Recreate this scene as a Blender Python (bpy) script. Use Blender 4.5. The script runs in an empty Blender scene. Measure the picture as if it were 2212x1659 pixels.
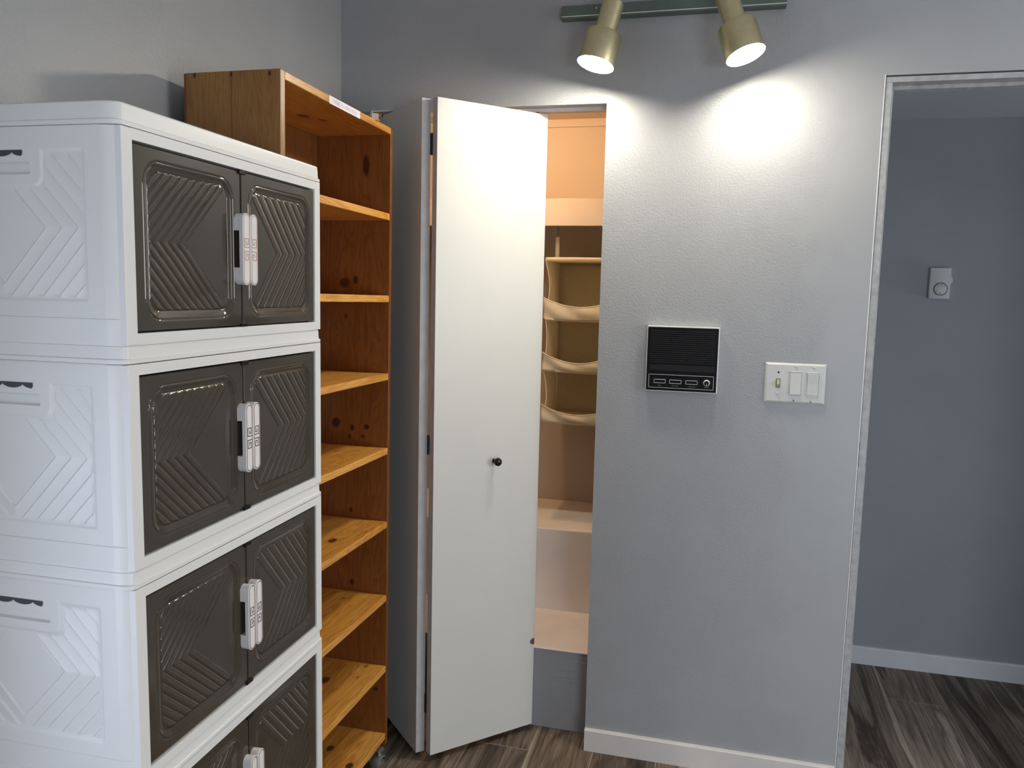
import bpy, bmesh, math, random
from mathutils import Vector, Matrix
random.seed(7)
R = math.radians
COL = bpy.context.scene.collection
IDC = (0, 0, 0)

# ------------------------------------------------------------------ materials
def new_mat(name):
    m = bpy.data.materials.new(name); m.use_nodes = True
    nt = m.node_tree; nt.nodes.clear()
    out = nt.nodes.new('ShaderNodeOutputMaterial')
    b = nt.nodes.new('ShaderNodeBsdfPrincipled')
    nt.links.new(b.outputs[0], out.inputs[0])
    return m, nt, b, out

class NB:
    """tiny node-building helper"""
    def __init__(s, nt): s.nt = nt; s.L = nt.links
    def n(s, t, **k):
        x = s.nt.nodes.new(t)
        for a, v in k.items(): setattr(x, a, v)
        return x
    def inp(s, sock, v):
        if hasattr(v, 'is_output') or hasattr(v, 'links'): s.L.new(v, sock)
        else: sock.default_value = v
    def math(s, op, a, b=0.0, c=None, clamp=False):
        x = s.n('ShaderNodeMath', operation=op, use_clamp=clamp)
        s.inp(x.inputs[0], a); s.inp(x.inputs[1], b)
        if c is not None: s.inp(x.inputs[2], c)
        return x.outputs[0]
    def mix(s, f, a, b, blend='MIX'):
        x = s.n('ShaderNodeMix', data_type='RGBA', blend_type=blend)
        s.inp(x.inputs[0], f); s.inp(x.inputs[6], a); s.inp(x.inputs[7], b)
        return x.outputs[2]
    def coord(s, kind='Object'):
        return s.n('ShaderNodeTexCoord').outputs[kind]
    def mapping(s, v, scale=(1, 1, 1), loc=(0, 0, 0), rot=(0, 0, 0)):
        m = s.n('ShaderNodeMapping'); s.L.new(v, m.inputs[0])
        m.inputs['Scale'].default_value = scale; m.inputs['Location'].default_value = loc
        m.inputs['Rotation'].default_value = rot
        return m.outputs[0]
    def noise(s, v, scale, detail=2, rough=.5, dist=0):
        x = s.n('ShaderNodeTexNoise'); s.L.new(v, x.inputs['Vector'])
        x.inputs['Scale'].default_value = scale; x.inputs['Detail'].default_value = detail
        x.inputs['Roughness'].default_value = rough; x.inputs['Distortion'].default_value = dist
        return x.outputs[0]
    def ramp(s, f, stops, interp='LINEAR'):
        x = s.n('ShaderNodeValToRGB'); s.L.new(f, x.inputs[0]); x.color_ramp.interpolation = interp
        e = x.color_ramp.elements
        while len(e) < len(stops): e.new(.5)
        for i, (p, c) in enumerate(stops):
            e[i].position = p; e[i].color = (c[0], c[1], c[2], 1) if hasattr(c, '__len__') else (c, c, c, 1)
        return x.outputs[0]
    def bump(s, h, strength, dist, b):
        x = s.n('ShaderNodeBump'); x.inputs['Strength'].default_value = strength
        x.inputs['Distance'].default_value = dist; s.L.new(h, x.inputs['Height'])
        s.L.new(x.outputs[0], b.inputs['Normal'])

def plain(name, col, rough=.5, metal=0, spec=.5, noise=0.0, nscale=40, bump=0, bscale=300, bdist=.001, coat=0):
    m, nt, b, out = new_mat(name); N = NB(nt)
    b.inputs['Roughness'].default_value = rough; b.inputs['Metallic'].default_value = metal
    b.inputs['Specular IOR Level'].default_value = spec
    b.inputs['Coat Weight'].default_value = coat
    c = N.coord()
    n1 = N.noise(c, nscale, 3)
    lo = tuple(x * (1 - noise) for x in col); hi = tuple(min(1, x * (1 + noise)) for x in col)
    nt.links.new(N.ramp(n1, [(.3, lo), (.7, hi)]), b.inputs['Base Color'])
    if bump: N.bump(N.noise(c, bscale, 3), bump, bdist, b)
    return m

def wall_paint(name, col, rough=.42, bump=.34, smooth_edge=False):
    m, nt, b, out = new_mat(name); N = NB(nt); c = N.coord()
    n1 = N.noise(c, 1.3, 3); n2 = N.noise(c, 7, 4)
    base = N.ramp(N.math('ADD', N.math('MULTIPLY', n1, .6), N.math('MULTIPLY', n2, .4)),
                  [(.35, tuple(x * .955 for x in col)), (.65, tuple(x * 1.045 for x in col))])
    w = N.mapping(c, scale=(1, 1, 1.0))
    o1 = N.noise(w, 175, 2, .55, .7); o2 = N.noise(w, 380, 2, .5)
    h = N.math('ADD', N.ramp(o1, [(.40, 0.0), (.62, 1.0)]), N.math('MULTIPLY', o2, .25))
    if smooth_edge:     # skim-coated patch beside the doorway, no roller texture
        sx = N.n('ShaderNodeSeparateXYZ'); nt.links.new(c, sx.inputs[0])
        wob = N.math('MULTIPLY', N.math('SUBTRACT', N.noise(c, 3.2, 3), .5), .75)
        e = N.math('ADD', sx.outputs[0], wob)
        mask = N.math('MULTIPLY', N.math('SUBTRACT', 1.50, e), 14, clamp=True)
        zz = N.math('ADD', sx.outputs[2], N.math('MULTIPLY', wob, .5))
        mz = N.math('MULTIPLY', N.math('SUBTRACT', zz, 1.0), 3.5, clamp=True)
        mask = N.math('MULTIPLY', mask, N.math('ADD', N.math('MULTIPLY', mz, .75), .25))
        h = N.math('MULTIPLY', h, N.math('ADD', N.math('MULTIPLY', mask, .93), .07))
        base = N.mix(N.math('MULTIPLY', N.math('SUBTRACT', 1, N.math('MULTIPLY', N.math('SUBTRACT', 1.50, e), 14, clamp=True)), .22),
                     base, (col[0] * 1.25, col[1] * 1.25, col[2] * 1.25, 1))
    nt.links.new(base, b.inputs['Base Color'])
    b.inputs['Roughness'].default_value = rough
    N.bump(h, bump, .0011, b)
    return m

def wood(name, along, cols, knots=(), plane=(1, 2), seams=(), rough=.33, streak=.5, loc=(0, 0, 0)):
    """varnished pine; along = axis index of the grain; knots = (u, v, ru, rv, depth) in the plane's axes"""
    m, nt, b, out = new_mat(name); N = NB(nt); c = N.coord()
    sc = [9, 9, 9]; sc[along] = .9
    v = N.mapping(c, scale=tuple(sc), loc=loc)
    w = N.noise(v, 1.6, 4, .55, 1.2)
    rings = N.math('ABSOLUTE', N.math('SINE', N.math('MULTIPLY', w, 42)))
    sc2 = [260, 260, 260]; sc2[along] = 5
    fine = N.noise(N.mapping(c, scale=tuple(sc2)), 1, 3)
    big = N.noise(N.mapping(c, scale=tuple(sc), loc=(3, 1, 2)), .9, 2)
    f = N.math('ADD', N.math('MULTIPLY', rings, .20), N.math('ADD', N.math('MULTIPLY', fine, .42), N.math('MULTIPLY', big, .38)))
    base = N.ramp(f, [(.28, cols[0]), (.5, cols[1]), (.74, cols[2])])
    sp = N.n('ShaderNodeSeparateXYZ'); nt.links.new(c, sp.inputs[0])
    u, vv = sp.outputs[plane[0]], sp.outputs[plane[1]]
    for s, wd, dk in seams:
        dd = N.math('ABSOLUTE', N.math('SUBTRACT', N.math('ADD', u, N.math('MULTIPLY', w, .006)), s + .003))
        k = N.math('MULTIPLY', N.math('SUBTRACT', 1, N.math('DIVIDE', dd, wd), clamp=True), dk)
        base = N.mix(k, base, (.10, .022, .006, 1))
    for (ku, kv, ru, rv, dk) in knots:
        du = N.math('DIVIDE', N.math('SUBTRACT', u, ku), ru); dv = N.math('DIVIDE', N.math('SUBTRACT', vv, kv), rv)
        r = N.math('SQRT', N.math('ADD', N.math('MULTIPLY', du, du), N.math('MULTIPLY', dv, dv)))
        r = N.math('ADD', r, N.math('MULTIPLY', N.math('SUBTRACT', N.noise(c, 60, 2), .5), .5))
        k = N.math('MULTIPLY', N.math('MULTIPLY', N.math('SUBTRACT', 1.25, r), 2.2, clamp=True), dk)
        halo = N.math('MULTIPLY', N.math('SUBTRACT', 1, N.math('DIVIDE', r, 3.0), clamp=True), .45 * dk)
        base = N.mix(halo, base, (.22, .055, .012, 1)); base = N.mix(k, base, (.035, .010, .004, 1))
    nt.links.new(base, b.inputs['Base Color'])
    b.inputs['Roughness'].default_value = rough
    b.inputs['Coat Weight'].default_value = .12; b.inputs['Coat Roughness'].default_value = .25
    N.bump(fine, .10, .0006, b)
    return m

def floor_mat():
    m, nt, b, out = new_mat('vinyl_plank'); N = NB(nt); c = N.coord()
    sp = N.n('ShaderNodeSeparateXYZ'); nt.links.new(c, sp.inputs[0])
    X, Y = sp.outputs[0], sp.outputs[1]
    px = N.math('DIVIDE', N.math('SUBTRACT', X, .0885), .2)
    ix = N.math('FLOOR', px); fx = N.math('SUBTRACT', px, ix)
    off = N.math('MULTIPLY', N.math('FRACT', N.math('MULTIPLY', N.math('SINE', N.math('MULTIPLY', ix, 12.9898)), 43758.5)), 1.2)
    py = N.math('DIVIDE', N.math('ADD', Y, off), 1.2)
    iy = N.math('FLOOR', py); fy = N.math('SUBTRACT', py, iy)
    idv = N.n('ShaderNodeCombineXYZ'); nt.links.new(ix, idv.inputs[0]); nt.links.new(iy, idv.inputs[1])
    wn = N.n('ShaderNodeTexWhiteNoise', noise_dimensions='3D'); nt.links.new(idv.outputs[0], wn.inputs['Vector'])
    sh = N.n('ShaderNodeVectorMath', operation='MULTIPLY_ADD')
    nt.links.new(wn.outputs['Color'], sh.inputs[0]); sh.inputs[1].default_value = (30, 30, 30); nt.links.new(c, sh.inputs[2])
    g = N.mapping(sh.outputs[0], scale=(12, 1.3, 1))
    n1 = N.noise(g, .8, 4, .5, .9)
    rings = N.math('ABSOLUTE', N.math('SINE', N.math('MULTIPLY', n1, 17)))
    g2 = N.noise(N.mapping(sh.outputs[0], scale=(170, 6, 1)), 1, 4, .6)
    f = N.math('ADD', N.math('MULTIPLY', n1, .55), N.math('ADD', N.math('MULTIPLY', rings, .13), N.math('MULTIPLY', g2, .34)))
    f = N.math('ADD', f, N.math('MULTIPLY', N.math('SUBTRACT', wn.outputs['Value'], .5), .14))
    base = N.ramp(f, [(.32, (.030, .020, .014)), (.45, (.085, .060, .043)), (.56, (.19, .145, .108)), (.70, (.42, .355, .28))])
    ex = N.math('LESS_THAN', N.math('MINIMUM', fx, N.math('SUBTRACT', 1, fx)), .0075)
    ey = N.math('LESS_THAN', N.math('MINIMUM', fy, N.math('SUBTRACT', 1, fy)), .0012)
    seam = N.math('MAXIMUM', ex, ey)
    base = N.mix(N.math('MULTIPLY', seam, .6), base, (.42, .37, .30, 1))
    nt.links.new(base, b.inputs['Base Color'])
    b.inputs['Roughness'].default_value = .52; b.inputs['Specular IOR Level'].default_value = .3
    hh = N.math('SUBTRACT', N.math('MULTIPLY', g2, .3), N.math('MULTIPLY', seam, 1.0))
    N.bump(hh, .25, .0008, b)
    return m

WALL = (.328, .338, .355)
M = {}
M['wall'] = wall_paint('grey_wall_paint', WALL, rough=.38, smooth_edge=True)
M['wall_left'] = wall_paint('grey_wall_paint_left', WALL, rough=.42, bump=.2)
M['hall'] = wall_paint('grey_hall_paint', WALL, rough=.6, bump=.08)
M['closet'] = plain('closet_paint', (.54, .47, .40), .6, noise=.03, nscale=3, bump=.06, bscale=120)
M['step'] = plain('closet_step_paint', (.86, .80, .77), .55, noise=.04, nscale=9, bump=.10, bscale=90)
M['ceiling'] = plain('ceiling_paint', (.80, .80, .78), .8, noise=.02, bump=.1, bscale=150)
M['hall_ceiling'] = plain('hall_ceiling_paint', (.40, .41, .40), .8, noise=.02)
M['trim'] = plain('white_trim_paint', (.72, .73, .73), .32, noise=.03, nscale=12, bump=.05, bscale=80)
M['base'] = plain('baseboard_paint', (.66, .64, .62), .30, noise=.05, nscale=7, bump=.08, bscale=60)
M['jamb'] = plain('raw_jamb_paint', (.36, .37, .38), .5, noise=.18, nscale=40, bump=.2, bscale=90)
M['door'] = plain('door_paint', (.61, .615, .59), .36, noise=.015, nscale=5, bump=.14, bscale=230, bdist=.0006)
M['door_edge'] = plain('door_edge_paint', (.46, .46, .47), .5, noise=.08, nscale=30, bump=.1, bscale=120)
M['plastic'] = plain('white_plastic', (.76, .76, .75), .38, noise=.01, nscale=6, bump=.07, bscale=420, bdist=.0004)
M['smoke'] = plain('smoky_brown_plastic', (.054, .043, .031), .10, spec=.6, noise=.05, nscale=10)
def smoke_mat(name, cu, cv, apex, k, sp, sign):
    m, nt, b, out = new_mat(name); N = NB(nt); c = N.coord()
    b.inputs['Roughness'].default_value = .11; b.inputs['Specular IOR Level'].default_value = .6
    nt.links.new(N.ramp(N.noise(c, 10, 3), [(.3, (.050, .040, .029)), (.7, (.057, .046, .034))]), b.inputs['Base Color'])
    x = N.n('ShaderNodeSeparateXYZ'); nt.links.new(c, x.inputs[0]); U, V = x.outputs[1], x.outputs[2]
    du = N.math('ABSOLUTE', N.math('SUBTRACT', U, cu)); dv = N.math('ABSOLUTE', N.math('SUBTRACT', V, cv))
    r = .026; qa = N.math('SUBTRACT', du, .1135 - .0135 - r); qb = N.math('SUBTRACT', dv, .1158 - .0135 - r)
    ma = N.math('MAXIMUM', qa, 0.0); mb_ = N.math('MAXIMUM', qb, 0.0)
    d = N.math('ADD', N.math('SQRT', N.math('ADD', N.math('MULTIPLY', ma, ma), N.math('MULTIPLY', mb_, mb_))), N.math('MINIMUM', N.math('MAXIMUM', qa, qb), 0.0))
    d = N.math('SUBTRACT', d, r)
    inn = N.math('MULTIPLY', N.math('MULTIPLY', d, -1.0), 1 / .0030, clamp=True)
    inn = N.math('MULTIPLY', N.math('MULTIPLY', inn, inn), N.math('SUBTRACT', 3.0, N.math('MULTIPLY', inn, 2.0)))
    # s grows away from the flat triangle
    a = N.math('MULTIPLY', dv, k)
    if sign > 0: ss = N.math('SUBTRACT', N.math('ADD', a, apex), U)
    else: ss = N.math('SUBTRACT', N.math('ADD', U, a), apex)
    t = N.math('FRACT', N.math('DIVIDE', ss, sp))
    e = N.math('ABSOLUTE', N.math('SUBTRACT', N.math('MULTIPLY', t, 2.0), 1.0))
    dome = N.math('SUBTRACT', 1.0, N.math('POWER', e, 2.6))
    on = N.math('MULTIPLY', N.math('ADD', ss, .0004), 1 / .0008, clamp=True)
    h = N.math('MULTIPLY', N.math('MULTIPLY', N.math('MULTIPLY', dome, .0019), on), inn)
    N.bump(h, 1.0, 1.0, b)
    return m
M['smoke_l'] = smoke_mat('smoky_brown_plastic_left', .1355, -.1365, .1202, 1.10, .0203, 1)
M['smoke_r'] = smoke_mat('smoky_brown_plastic_right', .4090, -.1365, .3939, .90, .0245, -1)
M['handle'] = plain('handle_white', (.78, .76, .75), .25, noise=.01)
M['maroon'] = plain('maroon_line', (.085, .020, .022), .4)
M['rose'] = plain('rose_line', (.52, .28, .24), .3)
M['dark'] = plain('dark_slot', (.055, .058, .065), .7)
M['black'] = plain('black_plastic', (.005, .005, .006), .24, spec=.35, noise=.1)
M['blackmat'] = plain('black_grille', (.007, .007, .008), .45, spec=.3)
M['chrome'] = plain('chrome', (.80, .80, .80), .16, metal=1, noise=.05, nscale=60)
M['silver'] = plain('silver_and_highlight', (.82, .82, .82), .30, metal=.35)
M['steel'] = plain('steel', (.45, .45, .46), .28, metal=1, noise=.08, nscale=60)
M['brass'] = plain('satin_brass', (.62, .57, .37), .38, metal=1, noise=.05, nscale=70, bump=.05, bscale=600, bdist=.0003)
M['rail'] = plain('green_grey_metal', (.11, .15, .135), .40, metal=.35, noise=.08, nscale=30)
M['switch'] = plain('switch_white', (.56, .57, .56), .3)
M['toggle'] = plain('old_ivory', (.33, .30, .20), .3)
M['thermo'] = plain('thermostat_white', (.58, .58, .56), .45)
M['fabric'] = plain('cream_fabric', (.90, .84, .68), .85, noise=.04, nscale=50, bump=.3, bscale=700, bdist=.0006)
_nt = M['fabric'].node_tree; _t = _nt.nodes.new('ShaderNodeBsdfTranslucent'); _t.inputs[0].default_value = (.88, .81, .62, 1)
_mx = _nt.nodes.new('ShaderNodeMixShader'); _mx.inputs[0].default_value = .45
_p = [n for n in _nt.nodes if n.type == 'BSDF_PRINCIPLED'][0]; _o = [n for n in _nt.nodes if n.type == 'OUTPUT_MATERIAL'][0]
_nt.links.new(_p.outputs[0], _mx.inputs[1]); _nt.links.new(_t.outputs[0], _mx.inputs[2]); _nt.links.new(_mx.outputs[0], _o.inputs[0])
M['paper'] = plain('label_paper', (.80, .76, .80), .5)
M['lilac'] = plain('faded_print', (.66, .57, .68), .6)
M['caster'] = plain('grey_caster_wheel', (.10, .10, .085), .35)
M['casterhood'] = plain('grey_caster_hood', (.38, .38, .37), .3, metal=.6)
M['gold'] = plain('pale_gold', (.70, .52, .38), .3, metal=.8)
M['dead'] = plain('dark_bronze', (.03, .026, .022), .45, metal=.6)
PINE = [(.42, .155, .022), (.60, .27, .045), (.78, .43, .11)]
PINE_SHADED = [(.19, .085, .022), (.27, .125, .032), (.34, .165, .046)]  # same pine, darkened for the shade on the near side
PINE_INNER_SHADE = [(.11, .032, .007), (.165, .052, .010), (.22, .08, .017)]  # same pine, darkened further for the shade inside the bookcase

def em(name, col, strength):
    m = bpy.data.materials.new(name); m.use_nodes = True; nt = m.node_tree; nt.nodes.clear()
    o = nt.nodes.new('ShaderNodeOutputMaterial'); e = nt.nodes.new('ShaderNodeEmission')
    e.inputs[0].default_value = (*col, 1); e.inputs[1].default_value = strength
    nt.links.new(e.outputs[0], o.inputs[0]); return m
M['bulb'] = em('lit_bulb', (1.0, .92, .75), 250)
M['warm_bulb'] = em('warm_closet_bulb', (1.0, .60, .30), 320)
M['floor'] = floor_mat()

# ------------------------------------------------------------------ mesh building
class MB:
    def __init__(s): s.v = []; s.f = []; s.m = []; s.sm = []
    def add(s, vs, fs, mi=0, smooth=False, mtx=None):
        o = len(s.v)
        for p in vs:
            p = Vector(p)
            s.v.append(tuple(mtx @ p) if mtx else tuple(p))
        for f in fs: s.f.append([i + o for i in f]); s.m.append(mi); s.sm.append(smooth)
        return s
    def box(s, lo, hi, mi=0, ch=0.0, mtx=None, only=None):
        x0, y0, z0 = lo; x1, y1, z1 = hi
        if ch <= 0:
            vs = [(x, y, z) for z in (z0, z1) for y in (y0, y1) for x in (x0, x1)]
            fs = [(0, 2, 3, 1), (4, 5, 7, 6), (0, 1, 5, 4), (2, 6, 7, 3), (0, 4, 6, 2), (1, 3, 7, 5)]
            return s.add(vs, fs, mi, mtx=mtx)
        bm = bmesh.new(); bmesh.ops.create_cube(bm, size=1)
        for v in bm.verts:
            v.co = Vector(((x0 + x1) / 2 + v.co.x * (x1 - x0), (y0 + y1) / 2 + v.co.y * (y1 - y0), (z0 + z1) / 2 + v.co.z * (z1 - z0)))
        bmesh.ops.bevel(bm, geom=list(bm.edges), offset=ch, segments=2, affect='EDGES', profile=.5)
        bm.verts.index_update()
        s.add([v.co[:] for v in bm.verts], [[v.index for v in f.verts] for f in bm.faces], mi, mtx=mtx); bm.free()
        return s
    def prism(s, poly, z0, z1, mi=0, cap=True, smooth=False, mtx=None, axis='z'):
        n = len(poly)
        def P(a, b, z):
            return {'z': (a, b, z), 'x': (z, a, b), 'y': (a, z, b)}[axis]
        vs = [P(a, b, z0) for a, b in poly] + [P(a, b, z1) for a, b in poly]
        flip = axis == 'y'
        fs = [(i, (i + 1) % n, n + (i + 1) % n, n + i) for i in range(n)]
        caps = [tuple(range(n))[::-1], tuple(range(n, 2 * n))] if cap else []
        if flip: fs = [f[::-1] for f in fs]; caps = [f[::-1] for f in caps]
        s.add(vs, fs, mi, smooth, mtx)
        if cap: s.add(vs, caps, mi, False, mtx)
        return s
    def lathe(s, prof, seg=32, mi=0, mtx=None, smooth=True):
        """prof = [(r, h)] about local z"""
        vs = []; fs = []
        for r, h in prof:
            for i in range(seg):
                a = 2 * math.pi * i / seg; vs.append((r * math.cos(a), r * math.sin(a), h))
        for k in range(len(prof) - 1):
            for i in range(seg):
                j = (i + 1) % seg
                fs.append((k * seg + i, k * seg + j, (k + 1) * seg + j, (k + 1) * seg + i))
        return s.add(vs, fs, mi, smooth, mtx)
    def tube(s, pts, r, seg=10, mi=0):
        pts = [Vector(p) for p in pts]; rings = []
        for i, p in enumerate(pts):
            d = (pts[min(i + 1, len(pts) - 1)] - pts[max(i - 1, 0)]).normalized()
            a = d.cross(Vector((0, 0, 1)));
            if a.length < 1e-3: a = d.cross(Vector((1, 0, 0)))
            a.normalize(); b = d.cross(a)
            rings.append([tuple(p + r * (math.cos(t) * a + math.sin(t) * b)) for t in [2 * math.pi * k / seg for k in range(seg)]])
        vs = [q for rg in rings for q in rg]; fs = []
        for k in range(len(rings) - 1):
            for i in range(seg):
                j = (i + 1) % seg; fs.append((k * seg + j, k * seg + i, (k + 1) * seg + i, (k + 1) * seg + j))
        fs.append(tuple(range(seg))); fs.append(tuple(range((len(rings) - 1) * seg, len(rings) * seg))[::-1])
        return s.add(vs, fs, mi, True)
    def grid(s, fn, nu, nv, mi=0, smooth=True, flip=False, mtx=None):
        vs = [fn(i / nu, j / nv) for j in range(nv + 1) for i in range(nu + 1)]
        w = nu + 1
        fs = [(j * w + i, j * w + i + 1, (j + 1) * w + i + 1, (j + 1) * w + i) for j in range(nv) for i in range(nu)]
        if flip: fs = [f[::-1] for f in fs]
        return s.add(vs, fs, mi, smooth, mtx)
    def mesh(s, name, mats):
        me = bpy.data.meshes.new(name); me.from_pydata(s.v, [], s.f)
        for m in mats: me.materials.append(m)
        me.polygons.foreach_set('material_index', s.m); me.polygons.foreach_set('use_smooth', s.sm)
        if any(s.sm): me.set_sharp_from_angle(angle=R(32))
        me.update(); return me
    def obj(s, name, mats, parent=None, loc=(0, 0, 0)):
        if not isinstance(mats, (list, tuple)): mats = [mats]
        o = bpy.data.objects.new(name, s.mesh(name, mats)); COL.objects.link(o)
        o.location = loc
        if parent: o.parent = parent
        return o

def tag(o, label=None, cat=None, group=None, kind=None):
    if label: o['label'] = label
    if cat: o['category'] = cat
    if group: o['group'] = group
    if kind: o['kind'] = kind
    return o
def empty(name, loc=(0, 0, 0), rz=0, rx=0):
    o = bpy.data.objects.new(name, None); COL.objects.link(o)
    o.empty_display_size = .05; o.location = loc; o.rotation_euler = (rx, 0, rz); return o
def struct(o, label=None): return tag(o, label, kind='structure')
def bevelmod(o, w, seg=2):
    b = o.modifiers.new('bevel', 'BEVEL'); b.width = w; b.segments = seg; b.limit_method = 'ANGLE'; b.angle_limit = R(40); return o

# ------------------------------------------------------------------ the room
CEIL = 2.44; XR = 4.2; YR = -5.2
WT = .115
CX0, CX1, CZ = .060, .8582, 2.030        # closet opening
DX0, DX1, DZ = 1.6191, 2.45, 2.0774       # doorway to the hall
mb = MB()
for lo, hi in (((-.12, 0, 0), (CX0, WT, CEIL)), ((CX0, 0, CZ), (CX1, WT, CEIL)), ((CX1, 0, 0), (DX0, WT, CEIL)),
               ((DX0, 0, DZ), (DX1, WT, CEIL)), ((DX1, 0, 0), (XR, WT, CEIL))):
    mb.box(lo, hi)
o = mb.obj('wall_back', M['wall']); struct(o, 'grey textured wall with closet opening and doorway')
bm = bmesh.new(); bm.from_mesh(o.data); bmesh.ops.remove_doubles(bm, verts=bm.verts, dist=1e-5); bm.to_mesh(o.data); bm.free()
WY0, WY1, WZ0, WZ1 = -3.15, -2.05, .40, 1.32       # low window in the left wall, left of the camera
mb = MB()
for lo, hi in (((-.12, YR, 0), (0, WY0, CEIL)), ((-.12, WY1, 0), (0, 0, CEIL)), ((-.12, WY0, 0), (0, WY1, WZ0)), ((-.12, WY0, WZ1), (0, WY1, CEIL))):
    mb.box(lo, hi)
o = mb.obj('wall_left', M['wall_left']); struct(o, 'grey wall behind the bookcase and plastic cabinet')
bm = bmesh.new(); bm.from_mesh(o.data); bmesh.ops.remove_doubles(bm, verts=bm.verts, dist=1e-5); bm.to_mesh(o.data); bm.free()
VY0, VY1, VZ0, VZ1 = -2.30, -.70, .85, 2.10  # unseen right-wall opening added to carry a neutral fill light
mb = MB()
for lo, hi in (((XR, YR, 0), (XR + .12, VY0, CEIL)), ((XR, VY1, 0), (XR + .12, WT, CEIL)), ((XR, VY0, 0), (XR + .12, VY1, VZ0)), ((XR, VY0, VZ1), (XR + .12, VY1, CEIL))):
    mb.box(lo, hi)
struct(mb.obj('wall_right', M['wall_left']))
mb = MB()
for lo, hi in (((XR + .04, VY0, VZ0), (XR + .09, VY0 + .05, VZ1)), ((XR + .04, VY1 - .05, VZ0), (XR + .09, VY1, VZ1)),
               ((XR + .04, VY0 + .05, VZ0), (XR + .09, VY1 - .05, VZ0 + .05)), ((XR + .04, VY0 + .05, VZ1 - .05), (XR + .09, VY1 - .05, VZ1))):
    mb.box(lo, hi)
struct(mb.obj('fill_window_2', M['trim']))
struct(MB().box((-.12, YR - .12, -.02), (6.2, .95, 0)).obj('floor', M['floor']), 'grey brown wood-look plank floor')
struct(MB().box((-.12, YR - .12, CEIL), (XR + .12, WT, CEIL + .05)).obj('ceiling', M['ceiling']))
UX0, UX1, UZ0, UZ1 = 2.45, 4.0, .06, 1.05      # low opening added in the rear wall to brighten the hall and cabinet side
mb = MB()
for lo, hi in (((-.12, YR - .12, 0), (UX0, YR, CEIL)), ((UX1, YR - .12, 0), (XR + .12, YR, CEIL)),
               ((UX0, YR - .12, 0), (UX1, YR, UZ0)), ((UX0, YR - .12, UZ1), (UX1, YR, CEIL))):
    mb.box(lo, hi)
struct(mb.obj('wall_rear', M['wall_left']))
mb = MB()
for lo, hi in (((UX0, YR - .08, UZ0), (UX0 + .04, YR - .03, UZ1)), ((UX1 - .04, YR - .08, UZ0), (UX1, YR - .03, UZ1)),
               ((UX0 + .04, YR - .08, UZ0), (UX1 - .04, YR - .03, UZ0 + .04)), ((UX0 + .04, YR - .08, UZ1 - .04), (UX1 - .04, YR - .03, UZ1))):
    mb.box(lo, hi)
struct(mb.obj('fill_window_3', M['trim']))
mb = MB()
for lo, hi in (((-.09, WY0, WZ0), (-.04, WY0 + .05, WZ1)), ((-.09, WY1 - .05, WZ0), (-.04, WY1, WZ1)),
               ((-.09, WY0 + .05, WZ0), (-.04, WY1 - .05, WZ0 + .05)), ((-.09, WY0 + .05, WZ1 - .05), (-.04, WY1 - .05, WZ1)),
               ((-.09, (WY0 + WY1) / 2 - .02, WZ0 + .05), (-.04, (WY0 + WY1) / 2 + .02, WZ1 - .05))):
    mb.box(lo, hi)
struct(mb.obj('window_1', M['trim']))

# baseboards
def base_profile(h, t):
    return [(0, 0), (-t, 0), (-t, h - .0045), (-t * .80, h - .0015), (-t * .2, h), (0, h)]
def baseboard(name, x0, x1, y, h=.0732, t=.013, label=None, mat='base'):
    mb = MB(); pr = base_profile(h, t)
    vs = [(x0, y + a, b) for a, b in pr] + [(x1, y + a, b) for a, b in pr]; n = len(pr)
    mb.add(vs, [(i, n + i, n + (i + 1) % n, (i + 1) % n) for i in range(n)] + [tuple(range(n)), tuple(range(n, 2 * n))[::-1]])
    o = mb.obj(name, M[mat]); struct(o, label)
    bm = bmesh.new(); bm.from_mesh(o.data); bmesh.ops.recalc_face_normals(bm, faces=bm.faces); bm.to_mesh(o.data); bm.free()
    return o
baseboard('baseboard_back', CX1, DX0 - .004, 0, label='white baseboard between the closet and the doorway')
baseboard('baseboard_right', DX1, XR, 0)
# doorway jamb: raw board edges left where the casing was taken off
mb = MB()
jt = .019
mb.box((DX0 + .0015, .001, 0), (DX0 + jt, WT, DZ - .019))
mb.box((DX1 - jt, .001, 0), (DX1 - .0015, WT, DZ - .019))
mb.box((DX0 + .0015, .001, DZ - .004 - .015), (DX1 - .0015, WT, DZ - .004))
mb.box((DX0 + jt, .040, DZ - .019 - .011), (DX1 - jt, .075, DZ - .019))
mb.box((DX0 + jt, .040, 0), (DX0 + jt + .010, .075, DZ - .030))
mb.box((DX1 - jt - .010, .040, 0), (DX1 - jt, .075, DZ - .030))
o = struct(mb.obj('trim_1', M['jamb']), 'grey unpainted door jamb of the hall doorway')
bevelmod(o, .0012)
# white strip in place of the highlight on the doorway's wall corner
mb = MB(); mb.box((DX0 - .0024, -.0010, 0), (DX0 + .0004, .004, DZ + .002), ch=.0007)
struct(mb.obj('trim_2', M['trim']), 'thin white strip painted as the doorway corner highlight')

mb = MB(); mb.prism([(DX0 - .0022, .998), (DX0 + .0016, .992), (DX0 + .0012, 1.03), (DX0 + .0030, 1.062), (DX0 - .0002, 1.058)], -.0004, .004, axis='y')
o = mb.obj('trim_6', M['black']); struct(o, 'dark crack between wall and doorway jamb')
bm = bmesh.new(); bm.from_mesh(o.data); bmesh.ops.recalc_face_normals(bm, faces=bm.faces); bm.to_mesh(o.data); bm.free()
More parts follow.
